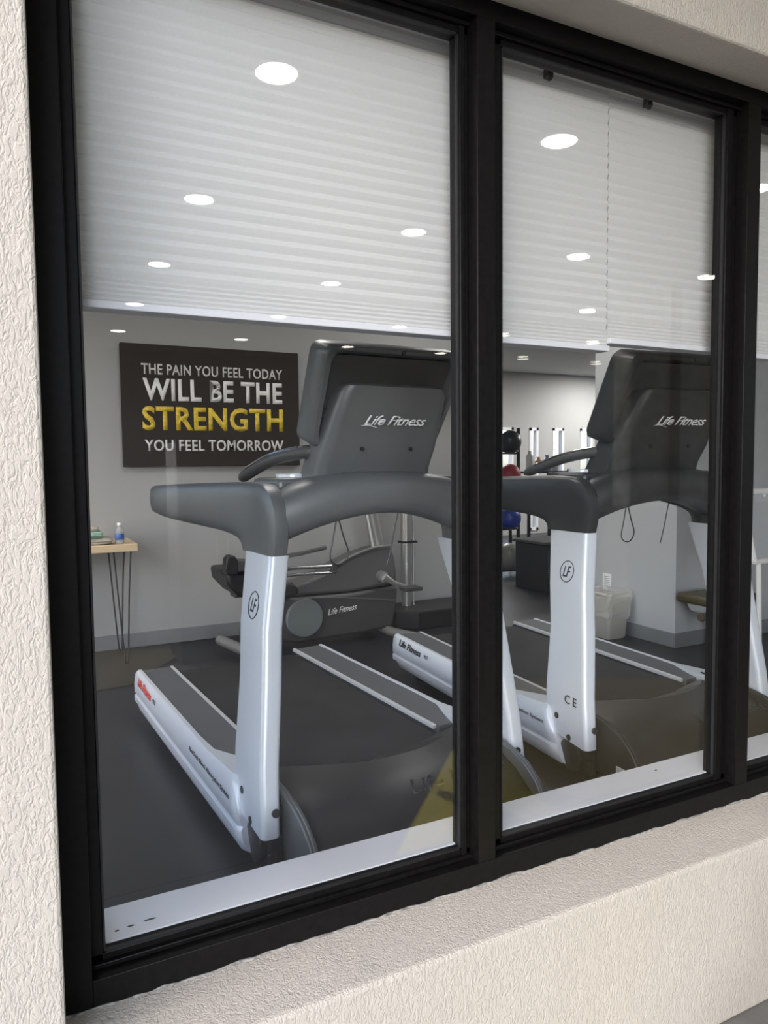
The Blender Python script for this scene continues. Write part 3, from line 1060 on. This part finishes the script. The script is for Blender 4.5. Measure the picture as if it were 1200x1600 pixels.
# ------------------------------------------------------------------ recumbent bike
def make_bike():
    by = 4.12
    t = empty('recumbent_bike', (1.62, by, 0))
    tag(t, 'dark grey recumbent exercise bike in front of the back wall, behind the left treadmill', 'exercise bike')
    X = lambda x: x - 1.62
    # upper shroud
    bm = bmesh.new()
    up = [(1.30, .33), (1.40, .37), (1.52, .40), (1.64, .44), (1.73, .485), (1.84, .53), (1.97, .565), (2.09, .571), (2.115, .50), (2.127, .413), (2.126, .331), (1.8, .31), (1.45, .315)]
    prism(bm, up, lambda p, s: Vector((X(p[0]), (-.09, .09)[s], p[1])))
    obj('upper_shroud', bm, M_bikeshroud, t, bevel=.02, smooth=True)
    bm = bmesh.new()
    lo = [(1.30, .325), (1.45, .31), (1.8, .305), (2.126, .325), (2.12, .19), (2.09, .07), (1.9, .05), (1.45, .035), (1.36, .06), (1.30, .15)]
    prism(bm, lo, lambda p, s: Vector((X(p[0]), (-.105, .105)[s], p[1])))
    ls = obj('lower_shroud', bm, M_bikedark, t, bevel=.02, smooth=True)
    bm = bmesh.new(); disc_cyl(bm, (X(1.497), -.115, .189), (0, 1, 0), .115, .03, 32)
    obj('flywheel_disc', bm, M_disc, ls, bevel=.008, smooth=True)
    text('lettering', 'Life Fitness', M_whiteworn, (X(1.65), -.106, .185), (1, 0, .1), (0, 0, 1), .19, .038, ls, bold=.01, shear=.3)
    bm = bmesh.new(); tube(bm, [(X(1.55), -.107, .30), (X(1.75), -.107, .285), (X(2.0), -.107, .25), (X(2.11), -.106, .235)], .004, 6)
    obj('shroud_seam', bm, M_bikeshroud, ls)
    bm = bmesh.new(); P = curve_pts([(X(1.66), -.093, .455), (X(1.73), -.093, .49), (X(1.84), -.093, .538), (X(1.97), -.093, .572), (X(2.09), -.093, .578)], 5)
    tube(bm, P, .009, 8)
    o = obj('shroud_edge', bm, M_steel, t, smooth=True)
    # console mast
    bm = bmesh.new(); tube(bm, [(X(2.04), 0, .55), (X(2.0), 0, .75), (X(1.93), 0, 1.02)], .042, 16)
    m_ = obj('console_mast', bm, M_steel, t, smooth=True)
    bm = bmesh.new(); tube(bm, [(X(1.985), -.045, .57), (X(1.945), -.045, .77), (X(1.91), -.045, .92)], .007, 8)
    obj('cable', bm, M_silver2, m_, smooth=True)
    bm = bmesh.new()
    prism(bm, [(1.86, .98), (1.98, 1.16), (2.03, 1.14), (1.93, .96)], lambda p, s: Vector((X(p[0]), (-.16, .16)[s], p[1])))
    obj('console', bm, M_black, t, bevel=.015, smooth=True)
    # cranks and pedals
    for sy in (-1, 1):
        bm = bmesh.new()
        disc_cyl(bm, (X(2.013), sy * .105, .393), (0, 1, 0), .034, .05, 20)
        tube(bm, [(X(2.013), sy * .135, .393), (X(2.08), sy * .14, .35), (X(2.15), sy * .142, .325)] if sy < 0 else [(X(2.013), sy * .135, .393), (X(1.95), sy * .14, .43), (X(1.89), sy * .142, .45)], [.024, .015, .013], 10)
        cr = obj('crank', bm, M_steel, t, smooth=True)
        bm = bmesh.new()
        px_, pz = (2.165, .318) if sy < 0 else (1.88, .455)
        box(bm, X(px_) - .06, X(px_) + .06, sy * .20 - .045, sy * .20 + .045, pz - .012, pz + .012)
        obj('pedal', bm, M_bikedark, cr, bevel=.006)
    # seat rail, seat and backrest
    bm = bmesh.new()
    box(bm, X(1.10), X(1.46), -.05, .05, .33, .39)
    obj('seat_rail', bm, M_bikedark, t, bevel=.01)
    bm = bmesh.new()
    se = [(1.02, .50), (1.03, .43), (1.09, .36), (1.2, .325), (1.42, .33), (1.45, .36), (1.42, .40), (1.24, .41), (1.17, .45), (1.15, .5)]
    prism(bm, se, lambda p, s: Vector((X(p[0]), (-.19, .19)[s], p[1])))
    obj('seat', bm, M_black, t, bevel=.02, smooth=True)
    bm = bmesh.new()
    prism(bm, [(1.06, .50), (1.06, .575), (1.33, .555), (1.34, .52), (1.1, .505)], lambda p, s: Vector((X(p[0]), (-.235, -.17)[s], p[1])))
    obj('armrest', bm, M_dark, t, bevel=.01, smooth=True)
    bm = bmesh.new(); prism(bm, [(1.015, .49), (1.005, .52), (1.01, .58), (1.03, .60), (1.06, .595), (1.075, .57), (1.075, .49)], lambda p, s: Vector((X(p[0]), (-.24, -.16)[s], p[1])))
    obj('armrest_cap', bm, M_black, t, bevel=.008, smooth=True)
    for z, x0, x1, r in ((.592, 1.455, 1.60, .013), (.50, 1.44, 1.66, .011), (.462, 1.44, 1.655, .009)):
        bm = bmesh.new(); tube(bm, [(X(x0 - .15), -.21, z - .025 if z > .55 else z), (X(x0), -.21, z - .01 if z > .55 else z), (X(x1), -.21, z + .015 if z > .55 else z - .006)], r, 10)
        o = obj('seat_handle', bm, M_chrome, t, smooth=True)
    bm = bmesh.new(); box(bm, X(1.635), X(1.665), -.225, -.195, .455, .505); obj('handle_end', bm, M_dark, t)
    # front and rear stabilisers
    bm = bmesh.new(); tube(bm, curve_pts([(X(1.22), -.05, .34), (X(1.16), -.10, .22), (X(1.13), -.13, .12), (X(1.14), -.14, .06)], 5), .028, 10)
    obj('rear_leg', bm, M_bikedark, t, smooth=True)
    bm = bmesh.new(); tube(bm, [(X(1.06), .14, .055), (X(1.12), -.20, .055), (X(1.18), -.34, .045)], .03, 12)
    obj('stabiliser', bm, M_steel, t, smooth=True)
    bm = bmesh.new(); tube(bm, [(X(2.02), .2, .05), (X(2.06), -.16, .05), (X(2.14), -.36, .045)], .028, 12)
    obj('stabiliser', bm, M_steel, t, smooth=True)
    return t
make_bike()

# ------------------------------------------------------------------ cable post on black platform
t = empty('cable_station', (2.55, 4.32, 0))
tag(t, 'silver cable post standing on a low black base by the back wall', 'gym equipment')
bm = bmesh.new()
prism(bm, [(-.36, -.13), (-.22, -.20), (.38, -.20), (.38, .16), (-.30, .16)], lambda p, s: Vector((p[0], p[1], (0.0, .12)[s])))
obj('platform', bm, M_black, t, bevel=.01)
bm = bmesh.new(); tube(bm, [(-.178, .04, .11), (-.178, .04, 1.7)], .036, 20)
obj('post', bm, M_steel, t, smooth=True)
bm = bmesh.new(); tube(bm, [(-.122, .04, .11), (-.122, .04, 1.7)], .008, 8)
obj('guide_rod', bm, M_steel, t, smooth=True)
for z in (.55, 1.5):
    bm = bmesh.new(); box(bm, -.22, -.11, .0, .08, z, z + .012)
    obj('bracket', bm, M_black, t)
bm = bmesh.new(); box(bm, -.22, .4, .0, .08, 1.70, 1.74)
obj('top_arm', bm, M_steel, t)

# ------------------------------------------------------------------ ball rack
def ball(kind_label, x, y, z, r, mt):
    bm = bmesh.new(); sphere(bm, (0, 0, 0), r, 24)
    o = obj('exercise_ball', bm, mt, smooth=True); o.location = (x, y, z)
    return tag(o, kind_label, 'ball', 'balls on the rack')
bxx, byy = 4.24, 5.71
t = empty('ball_rack', (bxx, byy, 0))
tag(t, 'tall black metal ball rack beyond the window mullion', 'rack')
bm = bmesh.new()
tube(bm, [(.14, .05, .0), (.14, .05, 1.42)], .018, 10); tube(bm, [(-.14, .05, .0), (-.14, .05, 1.42)], .018, 10)
obj('uprights', bm, M_black, t, smooth=True)
for z in (1.195, .878, .465, .06):
    bm = bmesh.new()
    P = [(.078 * math.cos(2 * PI * k / 20), .078 * math.sin(2 * PI * k / 20), z) for k in range(21)]
    tube(bm, P, .008, 6)
    tube(bm, [(-.14, .05, z - .02), (.14, .05, z - .02)], .008, 6); tube(bm, [(-.078, 0, z), (-.13, .05, z - .02)], .006, 6); tube(bm, [(.078, 0, z), (.13, .05, z - .02)], .006, 6)
    obj('ball_ring', bm, M_black, t, smooth=True)
ball('black ball with pale grip band, topmost on the rack', bxx, byy, 1.285, .112, mat('black_rubber', (.03, .032, .035), .35))
ball('red ball, second from the top on the rack', bxx, byy, .968, .108, mat('red_rubber', (.35, .03, .05), .5))
ball('blue ball on the rack below the red one', bxx, byy, .555, .110, mat('blue_rubber', (.015, .04, .28), .4))
ball('grey ball, lowest on the rack', bxx, byy, .185, .135, mat('grey_rubber', (.22, .22, .21), .4))

# black perforated storage bench and dumbbell frame in front of the far part
t = empty('storage_bench', (4.0, 5.0, 0))
tag(t, 'black perforated storage box standing left of the silver post of the right treadmill', 'storage box')
bm = bmesh.new(); box(bm, -.08, .35, -.2, .2, .0, .40)
obj('body', bm, M_black, t, bevel=.01)
bm = bmesh.new(); box(bm, -.10, .37, -.22, .22, .40, .425)
obj('lid', bm, M_dark, t, bevel=.006)
bm = bmesh.new()
for i in range(9):
    for j in range(12):
        if (i in (3, 4)) and j < 9: continue
        disc_cyl(bm, (-.04 + i * .022, -.2015, .13 + j * .019), (0, 1, 0), .0035, .002, 6)
obj('perforations', bm, M_steel, t)
t = empty('shelving_rack', (4.75, 5.9, 0))
tag(t, 'dark open metal rack holding small gear beyond the right treadmill handrail', 'rack')
for (x, y) in ((-.25, -.15), (.25, -.15), (-.25, .15), (.25, .15)):
    bm = bmesh.new(); box(bm, x - .012, x + .012, y - .012, y + .012, 0, 1.02); obj('leg', bm, M_black, t)
for z in (.25, .62, .98):
    bm = bmesh.new(); box(bm, -.27, .27, -.17, .17, z, z + .02); obj('shelf', bm, M_black, t)
# bottles and rolls on it
k = 0
for x, c, h in ((-.14, (.75, .75, .7), .20), (-.03, (.65, .4, .2), .14), (.08, (.3, .35, .6), .16), (.18, (.8, .8, .8), .12)):
    bm = bmesh.new(); lathe(bm, [(.035, 0), (.038, .01), (.038, h * .75), (.018, h * .88), (.018, h)], (0, 0, 0), 16)
    o = obj('spray_bottle', bm, mat('bottle_plastic', c, .4), smooth=True); o.location = (4.75 + x, 5.88, 1.001)
    tag(o, ('white bottle leftmost on top of the dark rack', 'orange brown bottle on top of the dark rack', 'bluish bottle on top of the dark rack', 'short white jar rightmost on top of the dark rack')[k], 'bottle', 'bottles on the rack')
    k += 1

# ------------------------------------------------------------------ waste bin with liner and wall notice
t = empty('waste_bin', (3.272, 3.40, 0)); t.scale = (.88, .88, .92)
tag(t, 'beige plastic waste bin with clear crumpled liner beside the pale partition', 'bin')
def rect_ring(hx, hy, z, r=.02): return rr_ring(-hx, hx, -hy, hy, lambda x, y: z, r)
bm = bmesh.new(); loft(bm, [rect_ring(.078, .095, 0), rect_ring(.082, .10, .01), rect_ring(.097, .12, .26), rect_ring(.102, .125, .27), rect_ring(.102, .125, .28), rect_ring(.092, .115, .28), rect_ring(.08, .10, .03)])
obj('tub', bm, M_trash, t, smooth=True)
bm = bmesh.new()
rnd = random.Random(2)
rings = []
for i, (s, z) in enumerate(((.98, .14), (1.01, .18), (1.03, .23), (1.08, .285), (1.10, .31), (1.02, .315), (.95, .29))):
    ring = rect_ring(.10 * s, .122 * s, z)
    for p in ring:
        p.x += rnd.uniform(-.008, .008); p.y += rnd.uniform(-.008, .008); p.z += rnd.uniform(-.013, .013)
    rings.append(ring)
loft(bm, rings, caps=False)
M_liner = mat('liner_film', (.75, .74, .7), .2); M_liner.node_tree.nodes['Principled BSDF'].inputs['Alpha'].default_value = .35
o = obj('liner', bm, M_liner, t); o['label'] = 'clear crumpled plastic liner'
bm = bmesh.new(); box(bm, 3.395, 3.3995, 3.50, 3.572, .262, .366)
nn = obj('paper_notice', bm, M_white); tag(nn, 'small white paper notice on the pale partition above the waste bin', 'notice')
bm = bmesh.new()
for i in range(6):
    box(bm, 3.3944, 3.395, 3.512, 3.56, .285 + i * .012, .288 + i * .012)
obj('printed_lines', bm, M_bb, nn)

# ------------------------------------------------------------------ weight bench behind the right part
t = empty('weight_bench', (3.50, 2.80, 0))
tag(t, 'white framed weight bench with brown padded seat by the partition corner', 'bench')
M_pad = mat('brown_vinyl', (.075, .06, .033), .4)
M_wf = mat('white_steel', (.55, .57, .6), .35)
bm = bmesh.new(); box(bm, -.16, .22, -.12, .14, .285, .34); obj('seat_pad', bm, M_pad, t, bevel=.02, smooth=True)
bm = bmesh.new(); prism(bm, [(-.13, .285), (.24, .285), (.24, .20), (-.02, .205), (-.10, .24)], lambda p, s: Vector((p[0], (-.07, .09)[s], p[1])))
obj('seat_frame', bm, M_wf, t, bevel=.01)
bm = bmesh.new(); tube(bm, [(.10, .10, .22), (.11, .12, 0.01)], .013, 8); obj('leg', bm, M_wf, t)
bm = bmesh.new(); tube(bm, [(-.06, -.06, .22), (-.10, -.14, .01)], .016, 8); obj('leg', bm, M_wf, t)
bm = bmesh.new(); disc_cyl(bm, (-.10, -.14, .012), (0, 0, 1), .05, .024, 16); obj('foot_plate', bm, M_wf, t)
bm = bmesh.new(); disc_cyl(bm, (-.15, -.06, .235), (1, 0, .1), .022, .09, 16); obj('roller_pad', bm, M_pad, t, bevel=.006)
bm = bmesh.new(); tube(bm, [(.18, .10, .25), (.18, .13, .70)], .02, 8); obj('back_post', bm, M_wf, t)
# framed board and second machine glimpsed through the right-hand pane
t = empty('easel_board', (4.42, 3.70, 0))

t.location = (3.15, 2.30, 0)
tag(t, 'white framed board leaning behind the pane at the right edge', 'board')
bm = bmesh.new()
for q in (((-.01, 0, .60), (-.01, .08, .93)), ((.36, 0, .60), (.36, .08, .93)), ((-.01, .08, .93), (.36, .08, .93)), ((-.01, 0, .60), (.36, 0, .60))):
    tube(bm, q, .014, 8)
obj('frame', bm, M_white, t)
bm = bmesh.new(); prism(bm, [(0, .61), (.35, .61), (.35, .92), (0, .92)], lambda p, s: Vector((p[0], .01 + .24 * (p[1] - .6) + s * .006, p[1])))
obj('board', bm, M_wall2, t)
for x in (0.02, .33):
    bm = bmesh.new(); tube(bm, [(x, .0, .61), (x, -.02, .0)], .012, 8); obj('leg', bm, M_white, t)
bm = bmesh.new(); tube(bm, [(.17, .09, .92), (.17, .26, .0)], .012, 8); obj('leg', bm, M_white, t)

# ------------------------------------------------------------------ outside: walkway, soffit, what the glass mirrors
bm = bmesh.new(); box(bm, -30, 30, -40, YO + .02, GRD - .1, GRD)
struct(obj('ground', bm, M_conc))
bm = bmesh.new(); box(bm, -0.4, 10, -8.5, YO + .0, 2.78, 3.05)
struct(obj('ceiling_soffit', bm, M_soffit))
M_opp = mat('opposite_wall_paint', (0.20, 0.20, 0.19), .85, noise=(2, .2))
bm = bmesh.new(); box(bm, 0.6, 12, -8.65, -8.5, GRD, 3.05)
struct(obj('wall_opposite', bm, M_opp))
M_stone = mat('pale_textured_stone', (0.52, 0.54, 0.55), .9, noise=(9, .25), bump=(40, .5, .01))
bm = bmesh.new(); box(bm, 5.27, 9.8, -2.72, -2.50, .64, 2.78)
struct(obj('wall_stone_panel', bm, M_stone))
bm = bmesh.new(); box(bm, 5.2, 9.8, -2.75, -2.45, GRD, .64)
struct(obj('wall_stone_base', bm, M_opp))
for (x, nm) in ((5.83, 'trim_9'), (6.42, 'trim_10'), (6.95, 'trim_11')):
    bm = bmesh.new(); box(bm, x - .04, x + .04, -2.50, -2.44, .64, 2.78)
    struct(obj(nm, bm, mat('brown_post', (.05, .035, .025), .6)))
t = empty('outdoor_dark_box', (1.28, -2.55, GRD))  # stands in for an unidentified dark shape mirrored in the glass
tag(t, 'dark upright box outside, seen mirrored over the poster', 'cabinet')
bm = bmesh.new(); box(bm, -.29, .29, -.2, .2, .02, 1.55); obj('body', bm, M_black, t, bevel=.01)
for x in (-.145, .145):
    bm = bmesh.new(); box(bm, x - .135, x + .135, .2, .21, .06, 1.5); d_ = obj('door', bm, M_dark, t, bevel=.004)
    bm = bmesh.new(); box(bm, x * .25 - .006, x * .25 + .006, .21, .235, .7, .9); obj('handle', bm, M_steel, d_)

# tan door mats
def poly_mat(name, label, pts):
    bm = bmesh.new()
    prism(bm, pts, lambda p, s: Vector((p[0], p[1], GRD + (.0005, .012)[s])))
    return tag(obj(name, bm, M_tan, bevel=.003), label, 'mat', 'tan mats on the walkway')
poly_mat('outdoor_mat', 'large tan outdoor mat on the walkway, mirrored under the right treadmill', [(1.95, .33), (2.65, -1.05), (4.6, -.15), (4.6, .9), (2.4, .75)])
poly_mat('outdoor_mat', 'small tan outdoor mat farther out, mirrored left of the left treadmill', [(.20, -3.3), (1.15, -2.85), (.62, -2.1), (.0, -2.0)])

# yellow wet floor sign
t = empty('floor_sign', (1.44, .60, GRD), math.radians(72))
tag(t, 'yellow folding caution sign standing before the mullion, mirrored low in the panes', 'sign')
for sg in (-1, 1):
    bm = bmesh.new()
    out = [(-.17, 0), (-.12, 0), (-.10, .03), (.10, .03), (.12, 0), (.17, 0), (.085, .60), (.06, .63), (-.06, .63), (-.085, .60)]
    prism(bm, out, lambda p, s: Vector((p[0] * 1.0, sg * (.30 - .28 * p[1] / .63) + (s - .5) * .012, p[1] * .66)))
    pn = obj('panel', bm, M_signy, t, bevel=.003)
    if sg > 0:
        text('lettering', 'CAUTION', M_ink, (.08, .158, .235), (-1, 0, 0), (0, -.67, 1), .16, .028, pn, bold=.02)
bm = bmesh.new(); tube(bm, [(-.09, 0, .413), (.09, 0, .413)], .014, 10); o = obj('hinge', bm, M_white, t); o['label'] = 'white hinge bar'

# potted plant outside
t = empty('potted_plant', (5.55, -2.10, GRD))
tag(t, 'dark bushy potted plant outside, mirrored above the right treadmill crossbar', 'plant')
bm = bmesh.new(); lathe(bm, [(.13, 0), (.15, .02), (.19, .34), (.20, .36), (.17, .36), (.16, .3)], (0, 0, 0)); obj('pot', bm, M_black, t, smooth=True)
bm = bmesh.new()
rnd = random.Random(9)
for i in range(260):
    a = rnd.uniform(0, 2 * PI); e = rnd.uniform(.1, 1.4); r = rnd.uniform(.08, .30)
    c = Vector((math.cos(a) * math.cos(e) * r, math.sin(a) * math.cos(e) * r, .55 + math.sin(e) * r * 1.3))
    d = (c - Vector((0, 0, .45))).normalized(); s_ = d.cross(Vector((rnd.random(), rnd.random(), rnd.random()))).normalized() * .018
    q = [bm.verts.new(c - d * .05), bm.verts.new(c + s_), bm.verts.new(c + d * .06), bm.verts.new(c - s_)]
    bm.faces.new(q)
tube(bm, [(0, 0, .3), (0, 0, .6)], .02, 8)
obj('foliage', bm, M_leaf, t)

# recessed lamps in the soffit: seen mirrored in the glass
rows = ('row nearest the window', 'second row from the window', 'third row from the window', 'fourth row from the window', 'row farthest from the window')
cols = ('leftmost', 'second from the left', 'third from the left', 'fourth from the left', 'fifth from the left', 'sixth from the left', 'seventh from the left', 'eighth from the left')
proto = empty('recessed_light')
bm = bmesh.new()
n = 32
loft(bm, [[Vector((r * math.cos(2 * PI * k / n), r * math.sin(2 * PI * k / n), z)) for k in range(n)] for r, z in ((.104, 0), (.102, -.007), (.091, -.005), (.091, 0))], caps=False)
obj('trim_ring', bm, M_rail, proto, smooth=True)
bm = bmesh.new(); disc_cyl(bm, (0, 0, -.0015), (0, 0, 1), .0905, .003, 32)
obj('lens', bm, M_lens, proto)
H = 1.70
x0, y0, a_, b_, sh_ = [v / .8106 * H for v in (0.5191, 1.4967, .7454, .7877, .0189)]
used = False
for j in range(5):
    for i in range(8):
        X = x0 + i * a_ + j * sh_
        Y = 2 * 1.3475 - (y0 + j * b_)
        if Y > 1.1: continue
        o = copy_tree(proto) if used else proto
        used = True
        o.location = (X, Y, 2.7799)
        tag(o, 'round soffit lamp, %s in the %s' % (cols[i], rows[j]), 'recessed light', 'round soffit lamps')
